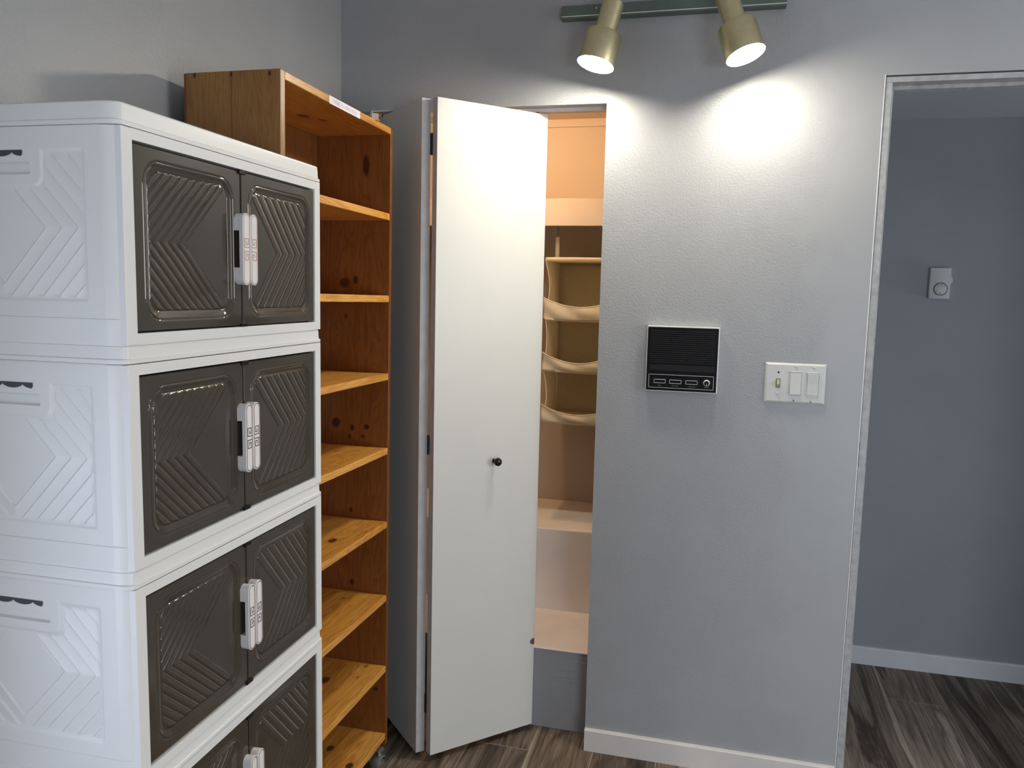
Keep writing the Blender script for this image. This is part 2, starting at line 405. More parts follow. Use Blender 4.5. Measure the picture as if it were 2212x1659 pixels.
# the hall
HY = .9349; HZ = 2.1461
struct(MB().box((1.30, HY, 0), (6.2, HY + .1, 2.4)).obj('wall_hall', M['hall']), 'grey hall wall beyond the doorway')
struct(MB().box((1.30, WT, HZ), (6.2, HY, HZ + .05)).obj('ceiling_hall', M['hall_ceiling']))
struct(MB().box((1.20, WT, 0), (1.30, HY + .1, 2.4)).obj('wall_hall_left', M['hall']))
struct(MB().box((XR + .12, -.0, 0), (6.2, WT, 2.4)).obj('wall_hall_front', M['hall']))
mb = MB(); mb.box((6.2, WT, 1.0), (6.3, HY, HZ + .05))
struct(mb.obj('wall_hall_right', M['hall']))
mb = MB(); pr = base_profile(.0735, .012)
o = baseboard('baseboard_hall', 1.30, 6.2, HY, h=.0735, t=.012, label='white baseboard of the hall wall', mat='trim')

# the closet
KX0, KX1, KY1, KZ = -.02, 1.18, .848, 2.165
struct(MB().box((KX0, KY1, 0), (KX1, KY1 + .08, KZ)).obj('wall_closet_back', M['closet']), 'closet back wall lit orange above the shelf')
struct(MB().box((KX0 - .08, WT, 0), (KX0, KY1, KZ)).obj('wall_closet_left', M['closet']))
struct(MB().box((KX1, WT, 0), (KX1 + .02, KY1 + .08, KZ)).obj('wall_closet_right', M['closet']))
struct(MB().box((KX0 - .08, WT, KZ), (KX1 + .02, KY1 + .08, KZ + .03)).obj('ceiling_closet', M['closet']))
struct(MB().box((KX0, KY1 - .012, KZ - .03), (KX1, KY1, KZ)).obj('shadow_trim_3', M['closet']))  # added strip standing in for a thin shadow band at the wall top
# steps (boxed stair bulkhead)
S0, S1 = .2808, .5935
mb = MB(); mb.box((KX0, .088, 0), (KX1, .4213, S0), ch=.003)
mb2 = MB()
o = struct(MB().box((KX0 + .001, .089, 0.001), (KX1 - .001, .4213, S0 - .004)).obj('wall_closet_riser', M['hall']), 'dark grey lowest riser at the closet floor')
N_ = M['hall']
mb = MB(); mb.box((KX0, .087, S0 - .004), (KX1, .4213, S0), ch=.0015); mb.box((KX0, .4213, 0), (KX1, KY1, S1), ch=.004)
struct(mb.obj('wall_closet_steps', M['step']), 'cream painted steps inside the closet')
# wrinkles in the riser covering
mb = MB()
for x, z, w in ((.78, .215, .05), (.762, .190, .07), (.79, .176, .05), (.745, .155, .03), (.815, .262, .07), (.83, .245, .05), (.70, .245, .03)):
    n = 10; pts = [(x + w * (i / n - .5), 0.0890, z + .002 * math.sin(i * .9)) for i in range(n + 1)]
    mb.tube(pts, .0010, 6)
w_ = mb.obj('trim_4', M['hall']); struct(w_, 'wrinkles across the dark grey riser')
# header track
mb = MB(); mb.box((CX0, .040, CZ - .009), (.690, .056, CZ)); mb.box((.690, .040, CZ - .009), (CX1, .043, CZ)); mb.box((.690, .053, CZ - .009), (CX1, .056, CZ))
struct(mb.obj('trim_5', M['step']), 'slim painted track under the closet header')

# ------------------------------------------------------------------ closet shelf, rod, organiser, bulb
sh = empty('closet_shelf', (.58, .67, 1.714)); tag(sh, 'painted shelf with deep front board across the closet top', 'shelf')
mb = MB(); mb.box((KX0 - .58, -.150, .080), (KX1 - .58, .178, .098), ch=.001); mb.obj('board', M['closet'], sh)
mb = MB(); mb.box((KX0 - .58, -.170, 0), (KX1 - .58, -.150, .098), ch=.0015); mb.obj('front_lip', M['closet'], sh)
og = empty('hanging_organizer', (.735, .61, .99)); tag(og, 'cream fabric hanging organizer with three pocket shelves in the closet', 'organizer')
OX, OYF, OYB = .148, -.140, .135           # half width, front, back (local)
LV = [0.0, .192, .382, .602]               # shelf levels, local z
def cloth_side(sx):
    mb = MB()
    def fn(u, v):
        y = OYF + (OYB - OYF) * u; z = v * LV[3]
        k = (z % .2) / .2
        x = sx * OX - sx * .012 * math.sin(math.pi * k) * (1 - u) + .002 * math.sin(17 * z + 9 * u)
        y += .010 * (1 - u) * math.sin(math.pi * k) * (1.4 if z > .38 else .6)
        return (x, y, z)
    mb.grid(fn, 16, 60)
    o = mb.obj('side_panel', M['fabric'], og)
    sm = o.modifiers.new('solid', 'SOLIDIFY'); sm.thickness = .0022; return o
cloth_side(-1); cloth_side(1)
mb = MB(); mb.grid(lambda u, v: (-OX + 2 * OX * u, OYB + .004 * math.sin(9 * v), v * LV[3]), 8, 20); o = mb.obj('back_panel', M['fabric'], og)
o.modifiers.new('solid', 'SOLIDIFY').thickness = .002
for k, z in enumerate(LV):
    mb = MB()
    sag = .004 if k < 3 else -.0012
    mb.grid(lambda u, v: (-OX + 2 * OX * u, OYF + (OYB - OYF) * v, z - sag * math.sin(math.pi * u) * (1 - .3 * v)), 20, 10)
    o = mb.obj('shelf' if k < 3 else 'top_panel', M['fabric'], og); sm = o.modifiers.new('solid', 'SOLIDIFY'); sm.thickness = .008 if k < 3 else .011; sm.offset = 0
for k, (z, hh, sg) in enumerate(((0, .062, .030), (.192, .066, .034), (.382, .078, .030))):
    mb = MB()
    def fn(u, v, z=z, hh=hh, sg=sg):
        top = hh - sg * math.sin(math.pi * min(1, u * 1.15)) ** .8
        bulge = .005 * math.sin(math.pi * v) * math.sin(math.pi * u) + .003 * v * math.sin(math.pi * u)
        fold = .0035 * math.sin(14 * u + 5 * v + z * 9) * (1 - u)
        return (-OX - .004 + 2 * (OX + .004) * u, OYF - .002 - bulge - fold, z - .004 * math.sin(math.pi * u) + top * v)
    mb.grid(fn, 40, 10); o = mb.obj('pocket_lip', M['fabric'], og); o.modifiers.new('solid', 'SOLIDIFY').thickness = .0024
    e = MB(); e.tube([tuple(Vector(fn(i / 30, 1.0)) + Vector((0, 0, .001))) for i in range(31)], .0022, 8)
    e.obj('binding', M['fabric'], o)
for sx in (-1, 1):
    mb = MB()
    x = sx * .1345
    mb.box((x - .007, -.004, .600), (x + .007, -.001, .690)); mb.box((x - .007, .002, .600), (x + .007, .005, .690))
    o = mb.obj('strap', M['fabric'], og)
    mb = MB(); mb.tube([(x, 0, .682), (x + .004, 0, .70), (x + .001, .0, .722), (x - .003, 0, .748), (x, 0, .776)], .0022, 8)
    mb.lathe([(.0005, .774), (.006, .774), (.006, .7795), (.0005, .7795)], 14, mtx=Matrix.Translation((x, 0, .0245)))
    mb.tube([(x, 0, .774), (x, 0, .800)], .0022, 8)
    mb.obj('hook', M['steel'], og)

cb = empty('closet_bulb', (.50, .26, KZ)); tag(cb, 'warm bulb in a socket on the closet ceiling', 'light')
mb = MB(); mb.lathe([(0.0005, 0), (.05, 0), (.05, -.012), (.022, -.022), (.022, -.045), (.0005, -.045)], 24); mb.obj('socket', M['switch'], cb)
mb = MB(); mb.lathe([(.0005, -.112)] + [(.030 * math.sin(a), -.082 - .030 * math.cos(a)) for a in [R(d) for d in range(10, 150, 12)]] + [(.013, -.045)], 24)
mb.obj('bulb', M['warm_bulb'], cb)

# ------------------------------------------------------------------ bifold door
PZ0, PZ1 = .0215, 2.0158
A1 = Vector((.357, -.212)); dA = Vector((-.700, .714)).normalized(); nA = Vector((-dA.y, dA.x)) * -1
nA = Vector((.714, .700)).normalized()
B1 = Vector((.4048, -.2129)); B1e = Vector((.6683, .0626)); dB = (B1e - B1).normalized(); nB = Vector((-dB.y, dB.x))
TH = .0290
bf = empty('bifold_door', (.38, -.2, 0)); tag(bf, 'white two-panel bifold closet door folded part way open', 'door')
off = Vector((.38, -.2))
def leaf(name, p, d, nrm, ln, mat=M['door']):
    poly = [p, p + d * ln, p + d * ln + nrm * TH, p + nrm * TH]
    poly = [(q.x - off.x, q.y - off.y) for q in poly]
    # order counter clockwise
    a = sum(poly[i][0] * poly[(i + 1) % 4][1] - poly[(i + 1) % 4][0] * poly[i][1] for i in range(4))
    if a < 0: poly = poly[::-1]
    mb = MB(); mb.prism(poly, PZ0, PZ1)
    o = mb.obj(name, [mat, M['door_edge']], bf); bevelmod(o, .0013); return o, poly
pa, _ = leaf('door_panel', A1, dA, nA, .372)
pb, _ = leaf('door_panel', B1, dB, nB, (B1e - B1).length)
for o, dd in ((pa, dA), (pb, dB)):
    for p in o.data.polygons:
        n = p.normal
        if abs(n.z) < .5 and abs(n.x * dd.x + n.y * dd.y) > .9: p.material_index = 1
# hinges in the gap between the two panels
A2 = A1 + nA * TH; B2 = B1 + nB * TH
hc = (A2 + B2) / 2 - off
for z0, z1 in ((1.858, 1.920), (.974, 1.033), (.15, .21)):
    mb = MB()
    k = 5; hgt = (z1 - z0) / k
    for i in range(k):
        mb.lathe([(.0004, z0 + i * hgt + .0005), (.0042, z0 + i * hgt + .0005), (.0042, z0 + (i + 1) * hgt - .0005), (.0004, z0 + (i + 1) * hgt - .0005)], 14,
                 mtx=Matrix.Translation((hc.x, hc.y, 0)))
    for dd in (dA, dB):
        e = Vector((hc.x, hc.y)); q = e + dd * .03; nn = Vector((-dd.y, dd.x)) * .0008
        mb.prism([(e.x - nn.x, e.y - nn.y), (q.x - nn.x, q.y - nn.y), (q.x + nn.x, q.y + nn.y), (e.x + nn.x, e.y + nn.y)], z0, z1)
    mb.obj('hinge', M['dead'], bf)
# top pivot pins
for q in (B1e - dB * .032 + nB * TH * .5, A1 + dA * .345 + nA * TH * .5):
    mb = MB(); mb.lathe([(.0005, PZ1 - .01), (.0052, PZ1 - .01), (.0052, CZ - .001), (.0005, CZ - .001)], 16, mtx=Matrix.Translation((q.x - off.x, q.y - off.y, 0)))
    mb.obj('pivot_pin', M['dead'], bf)
# knob: faceted black glass ball
kp = Vector((.551, -.0602)); kz = .9415
out = Vector((dB.y, -dB.x))
K = Matrix.Translation((kp.x - off.x, kp.y - off.y, kz)) @ Vector((out.x, out.y, 0)).to_track_quat('Z', 'Y').to_matrix().to_4x4()
mb = MB(); mb.lathe([(.0005, 0), (.0075, 0), (.0075, .003), (.0045, .006), (.0045, .014), (.007, .016)], 20, mtx=K)
kn = mb.obj('knob', M['dead'], bf)
bm = bmesh.new(); bmesh.ops.create_icosphere(bm, subdivisions=2, radius=.0135)
for v in bm.verts: v.co.z *= .8
bm.verts.index_update()
mb = MB(); mb.add([v.co[:] for v in bm.verts], [[v.index for v in f.verts] for f in bm.faces], mtx=K @ Matrix.Translation((0, 0, .024))); bm.free()
mb.obj('faceted_ball', M['black'], kn)
# small grey plate at the far lower edge
g = B1e - dB * .0005; G = Matrix.Translation((g.x - off.x, g.y - off.y, .3136)) @ Vector((out.x, out.y, 0)).to_track_quat('Z', 'Y').to_matrix().to_4x4()
mb = MB(); side = 1 if (G.to_3x3() @ Vector((1, 0, 0))).to_2d().dot(dB) < 0 else -1
poly = [(0, -.011), (0, .011)] + [(side * .016 * math.sin(t), .011 * math.cos(t)) for t in [R(a) for a in range(15, 180, 15)]]
if side < 0: poly = poly[::-1]
mb.prism([(a, b) for a, b in poly], 0, .0018, mtx=G); o = mb.obj('edge_plate', M['steel'], bf); tag(o, 'small half-round grey metal plate')
bm = bmesh.new(); bm.from_mesh(o.data); bmesh.ops.recalc_face_normals(bm, faces=bm.faces); bm.to_mesh(o.data); bm.free()

# ------------------------------------------------------------------ pine bookcase
BX0, BX1, BY0, BY1, BZ0, BZ1 = .047, .2832, -.8588, -.2449, .072, 1.9231
bk = empty('bookcase', (.165, BY1 - .018, 0), rx=R(-.55)); tag(bk, 'tall open pine bookcase on casters beside the closet', 'bookcase')
OB = Vector((.165, BY1, 0))
def bl(x, y, z): return (x - OB.x, y - OB.y, z - OB.z)
T_ = .0195
far_knots = [(.2069, 1.8205, .010, .030, .9), (.1412, 1.4852, .016, .013, .85), (.1752, 1.4926, .007, .012, .95), (.1456, 1.3863, .006, .008, .7),
             (.1134, 1.0672, .013, .015, .95), (.1664, 1.0551, .006, .010, .95), (.2129, 1.0595, .008, .008, .95), (.1588, 1.0279, .005, .007, .95), (.2009, 1.0307, .006, .006, .9),
             (.1633, .8032, .006, .007, .95), (.1679, .5784, .007, .010, .95), (.2486, .2488, .008, .006, .9)]
mfar = wood('pine_far_shaded', 2, PINE_INNER_SHADE, [(u - OB.x, v, a, b_, k) for u, v, a, b_, k in far_knots], plane=(0, 2), rough=.38)
mnear = wood('pine_near_shaded', 2, PINE_SHADED, [(.0745 - OB.x, 1.9169, .003, .005, 1), (.1651 - OB.x, 1.916, .003, .005, 1), (.2578 - OB.x, 1.914, .003, .005, 1)],
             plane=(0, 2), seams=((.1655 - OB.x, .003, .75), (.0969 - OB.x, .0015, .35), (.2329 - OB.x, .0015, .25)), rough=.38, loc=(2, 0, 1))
mback = wood('pine_back_shaded', 2, PINE_INNER_SHADE, [], plane=(1, 2), rough=.42, loc=(1, 4, 0))
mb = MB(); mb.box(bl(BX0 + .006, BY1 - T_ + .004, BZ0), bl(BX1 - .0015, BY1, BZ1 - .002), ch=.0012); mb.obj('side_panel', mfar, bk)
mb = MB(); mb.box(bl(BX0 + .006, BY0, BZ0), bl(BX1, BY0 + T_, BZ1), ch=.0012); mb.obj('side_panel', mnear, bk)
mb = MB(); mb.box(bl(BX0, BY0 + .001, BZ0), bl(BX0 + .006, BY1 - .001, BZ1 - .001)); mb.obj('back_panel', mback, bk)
mtop = wood('pine_top', 1, [(.34, .11, .015), (.50, .20, .03), (.66, .34, .08)], [(.1472 - OB.x, -.5144 - OB.y, .012, .022, .8), (.175 - OB.x, -.46 - OB.y, .01, .016, .6)], plane=(0, 1))
mb = MB(); mb.box(bl(BX0 + .006, BY0 + T_, BZ1 - .0185), bl(BX1, BY1 - T_ + .004, BZ1), ch=.0018); mb.obj('top_panel', mtop, bk)
SZ = [1.6838, 1.4499, 1.2230, 1.0015, .7785, .5506, .3277, .1113]
sk = {3: [(.1636, -.3614, .004, .010, .35)], 4: [(.2168, -.4855, .010, .018, .9)], 5: [(.1699, -.3251, .004, .008, .4)],
      6: [(.2255, -.2815, .006, .008, .6), (.232, -.3544, .004, .007, .5), (.15, -.40, .012, .02, .8)], 7: [(.2533, -.452, .010, .016, .9), (.16, -.386, .01, .014, .8)]}
for i, z in enumerate(SZ):
    mt = wood('pine_shelf', 1, PINE, [(a - OB.x, b_ - OB.y, c_, d_, e_) for a, b_, c_, d_, e_ in sk.get(i, [])], plane=(0, 1), loc=(i * 1.7, i * .9, i * 2.3))
    mb = MB(); mb.box(bl(BX0 + .006, BY0 + T_, z - .0195), bl(BX1 - .002, BY1 - T_ + .004, z), ch=.0016); mb.obj('shelf', mt, bk)
# paper strip label on the top panel's front edge
mb = MB(); mb.box(bl(BX1, -.636, 1.9035), bl(BX1 + .0004, -.466, 1.9222)); lb = mb.obj('paper_label', M['paper'], bk); tag(lb, 'faded paper strip label')
fc = bpy.data.curves.new('label_text', 'FONT'); fc.body = 'FRENCH LANGUAGE'; fc.size = .0150; fc.extrude = .00015; fc.align_x = 'CENTER'; fc.align_y = 'CENTER'
fo = bpy.data.objects.new('tmp_text', fc); COL.objects.link(fo)
bpy.context.view_layer.update(); dg = bpy.context.evaluated_depsgraph_get()
me = bpy.data.meshes.new_from_object(fo.evaluated_get(dg)); bpy.data.objects.remove(fo)
xs = [v.co.x for v in me.vertices]; ws = max(xs) - min(xs)
me.transform(Matrix.Diagonal((.135 / ws, 1, 1, 1)))
me.transform(Matrix(((0, 0, 1, 0), (1, 0, 0, 0), (0, 1, 0, 0), (0, 0, 0, 1))))
me.materials.clear(); me.materials.append(M['lilac'])
to = bpy.data.objects.new('lettering', me); COL.objects.link(to); to.parent = lb; to.location = bl(BX1 + .0006, -.552, 1.9125)
# casters
for (cx, cy) in ((.2725, BY1 - .040), (.2725, BY0 + .05), (.085, BY1 - .040), (.085, BY0 + .05)):
    c0 = Vector(bl(cx, cy, 0)); mb = MB()
    X = Matrix.Translation(c0 + Vector((0, -.004, .0225))) @ Matrix.Rotation(R(90), 4, 'Y') @ Matrix.Rotation(R(20), 4, 'X')
    for s in (-1, 1):
        mb.lathe([(.0005, s * .0135), (.012, s * .0130), (.019, s * .010), (.0222, s * .006), (.0222, s * .002), (.0005, s * .0015)], 24, mtx=X, mi=0)
    mb.lathe([(.0232, -.005), (.0250, 0), (.0232, .005)], 24, mtx=X, mi=1)
    mb.lathe([(.0005, .024), (.006, .024), (.006, .070), (.015, .0705), (.015, .0718), (.0005, .0718)], 16, mtx=Matrix.Translation(c0), mi=1)
    hood = []
    mb.lathe([(.0250, -.0155), (.0262, -.012), (.0265, 0), (.0262, .012), (.0250, .0155)], 24, mtx=X @ Matrix.Translation((-.004, .003, 0)), mi=1)
    o = mb.obj('caster', [M['caster'], M['casterhood']], bk)
    bm = bmesh.new(); bm.from_mesh(o.data)      # the hood covers only the upper part of the wheel
    ctr = X @ Vector((0, 0, 0))
    kill = [f for f in bm.faces if f.material_index == 1 and f.calc_center_median().z < ctr.z + .002 and (f.calc_center_median() - ctr).length > .0235]
    bmesh.ops.delete(bm, geom=kill, context='FACES'); bm.to_mesh(o.data); bm.free()
# metal hinge lying on the bookcase
hg = empty('cup_hinge', (.272, -.365, 1.9231), rz=R(35)); tag(hg, 'small shiny cabinet hinge lying on top of the pine bookcase', 'hinge')
mb = MB(); mb.box((-.004, -.010, 0), (.020, .010, .002), ch=.0005); mb.box((.0, -.008, .002), (.016, -.006, .018)); mb.box((.0, .006, .002), (.016, .008, .018)); mb.obj('mounting_arm', M['gold'], hg)
mb = MB(); mb.box((-.003, -.011, 0), (-.001, .011, .024), ch=.0004); mb.obj('flange', M['chrome'], hg)
mb = MB(); mb.prism([(-.002, .020), (.046, .027), (.046, .0285), (-.002, .0225)], -.011, .011, axis='y'); mb.obj('plate', M['steel'], hg)

# ------------------------------------------------------------------ plastic storage cabinet
FX, FY, ZT, LH = .4064, -1.4654, 1.6672, .33
cab = empty('storage_cabinet', (FX, FY, 0), rz=R(.914)); tag(cab, 'tall white plastic stacking cabinet with smoky brown chevron doors', 'cabinet')
Y0, Y1 = -.0302, .5700        # body extents along the front (local y)
XB = -.393                    # back (local x)
OW, OH = .5394, .2701
def rrect(x0, x1, y0, y1, rx, ry, n=8, front_only=False):
    pts = []
    for cx, cy, a0 in ((x1 - rx, y0 + ry, -90), (x1 - rx, y1 - ry, 0), (x0 + rx, y1 - ry, 90), (x0 + rx, y0 + ry, 180)):
        for k in range(n + 1):
            a = R(a0 + 90 * k / n); pts.append((cx + rx * math.cos(a), cy + ry * math.sin(a)))
    return pts
def ring_stack(mb, levels, mi=0, cap_top=False, cap_bot=False):
    """levels = [(z, inset)] connects the rounded outlines"""
    rings = [rrect(XB + i, 0 - i, Y0 + i, Y1 - i, .030, .0125) for z, i in levels]; n = len(rings[0])
    vs = [(p[0], p[1], z) for rg, (z, i) in zip(rings, levels) for p in rg]
    fs = [(k * n + i, k * n + (i + 1) % n, (k + 1) * n + (i + 1) % n, (k + 1) * n + i) for k in range(len(levels) - 1) for i in range(n)]
    mb.add(vs, fs, mi, True)
    if cap_top: mb.add(vs[-n:], [tuple(range(n))], mi)
    if cap_bot: mb.add(vs[:n], [tuple(range(n))[::-1]], mi)

def sdrr(x, y, a, b, r):
    qx = abs(x) - a + r; qy = abs(y) - b + r
    return math.hypot(max(qx, 0), max(qy, 0)) + min(max(qx, qy), 0) - r
def sstep(a, b, x):
    t = max(0, min(1, (x - a) / (b - a))); return t * t * (3 - 2 * t)

# moulded side (near side faces -y): concentric diamonds round a grip
SXC = -.2015; SPZ0, SPZ1 = -.244, -.031     # panel centre x, z range below the seam
def side_h(x, z):                            # x,z local (z rel. to seam); returns outward offset (negative = inwards)
    a = .1455; cz = (SPZ0 + SPZ1) / 2; b_ = (SPZ1 - SPZ0) / 2
    d = sdrr(x - SXC, z - cz, a, b_, .006)
    # grip notch
    dn = sdrr(x - SXC, z - (-.045), .072, .034, .012)
    d = max(d, -dn)
    h = 0.0
    if d < 0:
        h -= .0022 * sstep(0, .005, -d)
        dd = abs(x - SXC) + abs(z - (-.1396)) / 1.07
        s = (dd - .0745) / .0272
        if s > 0:
            t = s - math.floor(s); inn = sstep(.006, .010, -d)
            h += inn * (-.0012 + .0030 * (1 - t) ** 1.2 * sstep(0, .10, t) )
    dg = sdrr(x - SXC, z - (-.0575), .0555, .0085, .005)
    h -= .007 * sstep(0, .002, -dg)
    return h
def side_panel_mesh():
    mb = MB(); xa, xb = XB + .031, -.031
    nu, nv = 230, 170
    z0, z1 = -.2655, -.0005
    mb.grid(lambda u, v: (xa + (xb - xa) * u, Y0 + .003 - side_h(xa + (xb - xa) * u, z0 + (z1 - z0) * v), z0 + (z1 - z0) * v), nu, nv)
    # dark open slot above the grip with scalloped lower edge
    n = 40; top = -.0325; w = .044
    vs = []; 
    for i in range(n + 1):
        x = SXC - w + 2 * w * i / n
        lo = top - .003 - .0055 * abs(math.sin(math.pi * 2.5 * i / n)) ** .6 * (1 if .02 < i / n < .98 else .4)
        vs += [(x, Y0 + .0022, top), (x, Y0 + .0022, lo)]
    mb.add(vs, [(2 * i, 2 * i + 1, 2 * i + 3, 2 * i + 2) for i in range(n)], 1)
    return mb
side_me = side_panel_mesh().mesh('moulded_side', [M['plastic'], M['dark']])

FR = .0012
def frame_mesh():
    mb = MB()                        # front frame slab with opening, seam line at its outline
    y0, y1, z0, z1 = -.0225, .5625, -.303, -.0008
    x0, x1 = -.016, .0006
    ta, tb = -.0168, -.0168 - OH     # opening z (relative to the seam above)
    mb.box((x0, y0, tb - (tb - z0)), (x1, 0, z1), ch=FR); mb.box((x0, OW, z0), (x1, y1, z1), ch=FR)
    mb.box((x0, -.001, ta), (x1 - .0001, OW + .001, z1 - .0001)); mb.box((x0, -.001, z0 + .0001), (x1 - .0001, OW + .001, tb))
    return mb
frame_me = frame_mesh().mesh('front_frame', [M['plastic']])

def body_mesh(bottom=False):
    mb = MB()
    ring_stack(mb, [(-LH, .0), (-LH, -.0015), (-.3225, -.0015), (-.3215, .0010), (-.3040, .0030), (-.3035, .0036), (-.302, .0036), (-.2665, .0030), (-.2660, .0038), (-.2650, .0030), (-.0008, .0030), (0, .0060)], cap_top=True, cap_bot=True)
    return mb
# open the shell where the moulded near side and the doors go: build from separate strips instead of a closed ring
def shell_mesh():
    mb = MB()
    lv = [(-LH, .0008), (-LH + .0008, -.0012), (-.3235, -.0012), (-.3222, .0012), (-.3050, .0020), (-.3042, .0034), (-.3030, .0034), (-.2672, .0026), (-.2662, .0040), (-.2655, .0030), (-.0010, .0030), (-.0002, .0050)]
    rings = [rrect(XB + i, 0 - i, Y0 + i, Y1 - i, .030, .0125) for z, i in lv]; n = len(rings[0])
    vs = [(p[0], p[1], z) for rg, (z, i) in zip(rings, lv) for p in rg]; fs = []
    for k in range(len(lv) - 1):
        up = lv[k][0] > -.266; mid = lv[k][0] > -.304
        for i in range(n):
            j = (i + 1) % n; a, b_ = rings[k][i], rings[k][j]
            flat_side = abs(a[1] - b_[1]) < 1e-6 and a[1] < 0 and abs(a[0] - b_[0]) > .1
            flat_front = abs(a[0] - b_[0]) < 1e-6 and a[0] > -.1 and abs(a[1] - b_[1]) > .1
            if up and flat_side: continue
            if mid and flat_front: continue
            fs.append((k * n + i, k * n + j, (k + 1) * n + j, (k + 1) * n + i))
    mb.add(vs, fs, 0, True)
    # inner liner, blackened for the shade in the door gap, and shelf floor
    mb.box((XB + .01, Y0 + .018, -.312), (-.020, Y1 - .01, -.306), mi=1)
    mb.box((-.024, Y0 + .012, -.312), (-.018, Y1 - .010, -.004), mi=1)
    return mb
shell_me = shell_mesh().mesh('body_shell', [M['plastic'], M['black']])
for p in shell_me.polygons: pass

def door_height(u, v, cu, cv, apex, k, sp, dirn):
    """u along the door, v vertical"""
    d = sdrr(u - cu, v - cv, .1135, .1158, .036)
    h = 0.0
    h -= .0011 * math.exp(-(d / .0011) ** 2)
    if d < 0:
        h += -.0030 * sstep(.0015, .0105, -d)
        h -= .0010 * math.exp(-((d + .0125) / .0010) ** 2)
    return h
def door_mesh(w, cu, cv, apex, k, sp, dirn, u0):
    """front skin as a fine height field with a rim and back"""
    mb = MB(); nu, nv = 210, 210; H = OH - .006; x0 = -.0022
    def fn(a, b_):
        u = u0 + w * a; v = -.0030 - H + H * b_
        e = min(a * w, (1 - a) * w, b_ * H, (1 - b_) * H)
        r = .0016; rim = 0 if e > r else -(r - math.sqrt(max(0, r * r - (r - e) ** 2)))
        return (x0 + door_height(u, v, cu, cv, apex, k, sp, dirn) + rim, u, v)
    mb.grid(fn, nu, nv)
    zb, zt = -.0030 - H, -.0030
    mb.box((-.0125, u0, zb), (-.0062, u0 + w, zt))
    return mb
CV = -.1365
doorL_me = door_mesh(.2695, .1355, CV, .1202, 1.10, .0203, 1, .0015).mesh('door_skin', [M['smoke_l']])
doorR_me = door_mesh(.2640, .4090, CV, .3939, .90, .0245, -1, .2745).mesh('door_skin', [M['smoke_r']])

def stadium(y0, y1, z0, z1, n=10, inset=0.0):
    r = (y1 - y0) / 2 - inset; cy = (y0 + y1) / 2; pts = []
    for k in range(n + 1):
        a = R(180 * k / n); pts.append((cy + r * math.cos(a), z1 - inset - r + r * math.sin(a)))
    for k in range(n + 1):
        a = R(180 + 180 * k / n); pts.append((cy + r * math.cos(a), z0 + inset + r + r * math.sin(a)))
    return pts
def handle_mesh(left):
    y0, y1 = (.2507, .2728) if left else (.2748, .2969)
    zc = -.136; z0, z1 = zc - .0615, zc + .0615; xf = .0150
    mb = MB()
    # grip bar with two feet (bridge shape), rounded front outline
    mb.prism(stadium(y0, y1, z0, z1), .0075, xf - .0008, axis='x', smooth=True)
    f = stadium(y0, y1, z0, z1, inset=.0008)
    g = stadium(y0, y1, z0, z1)
    n = len(f)
    mb.add([(xf - .0008, a, b_) for a, b_ in g] + [(xf, a, b_) for a, b_ in f], [(i, (i + 1) % n, n + (i + 1) % n, n + i) for i in range(n)] + [tuple(range(n, 2 * n))], 0)
    for s in (0, 1):
        za, zb = (z1 - .030, z1 - .0005) if s == 0 else (z0 + .0005, z0 + .030)
        ya, yb = (y0, y1)
        prof = []
        poly = []
        r = .0105
        if s == 0: poly = [(-.0045, za), (.0080, za), (.0080, zb), (-.0045 + .002, zb), (-.0045, zb - .004)]
        else: poly = [(-.0045, za + .004), (-.0045 + .002, za), (.0080, za), (.0080, zb), (-.0045, zb)]
        # feet as rounded end prisms
        pts = []
        cy = (y0 + y1) / 2; rr = (y1 - y0) / 2
        for k in range(11):
            a = R(180 * k / 10); pts.append((cy + rr * math.cos(a), (zb - rr + rr * math.sin(a)) if s == 0 else (za + rr - rr * math.sin(a))))
        pts += [(y0, za), (y1, za)] if s == 0 else [(y0, zb), (y1, zb)]
        if s == 1: pts = pts[::-1]
        mb.prism(pts, -.0046, .0080, axis='x', smooth=True)
    # maroon outline
    a_ = stadium(y0, y1, z0, z1, inset=.0018); b_ = stadium(y0, y1, z0, z1, inset=.0032); n = len(a_); X = xf + .00015
    mb.add([(X, p, q) for p, q in a_] + [(X, p, q) for p, q in b_], [(i, (i + 1) % n, n + (i + 1) % n, n + i) for i in range(n)], 1)
    # key fret
    wd = .00070
    def line(p, q):
        lo = (min(p[0], q[0]) - wd, min(p[1], q[1]) - wd); hi = (max(p[0], q[0]) + wd, max(p[1], q[1]) + wd)
        mb.box((xf - .0002, lo[0], lo[1]), (xf + .0003, hi[0], hi[1]), mi=1)
    W = .0105
    ya = y0 + .0055
    for up in (1, -1):
        zi = zc + up * .0036; zo = zc + up * .0180
        path = [(.0136, zi), (.0, zi), (.0, zo), (W, zo), (W, zi + up * .0048), (W * .48, zi + up * .0048), (W * .48, zi + up * .0095)]
        if not left: path = [((y1 - y0) - .011 - p, q) for p, q in path]
        for p, q in zip(path, path[1:]): line((ya + p[0], p[1]), (ya + q[0], q[1]))
    return mb
hL, hR = handle_mesh(True), handle_mesh(False)
hm = {}
for nm, h in (('L', hL), ('R', hR)):
    hm[nm, 0] = h.mesh('handle', [M['handle'], M['rose']]); hm[nm, 1] = h.mesh('handle', [M['handle'], M['maroon']])
    for k in (0, 1):
        bm = bmesh.new(); bm.from_mesh(hm[nm, k]); bmesh.ops.recalc_face_normals(bm, faces=bm.faces); bm.to_mesh(hm[nm, k]); bm.free()

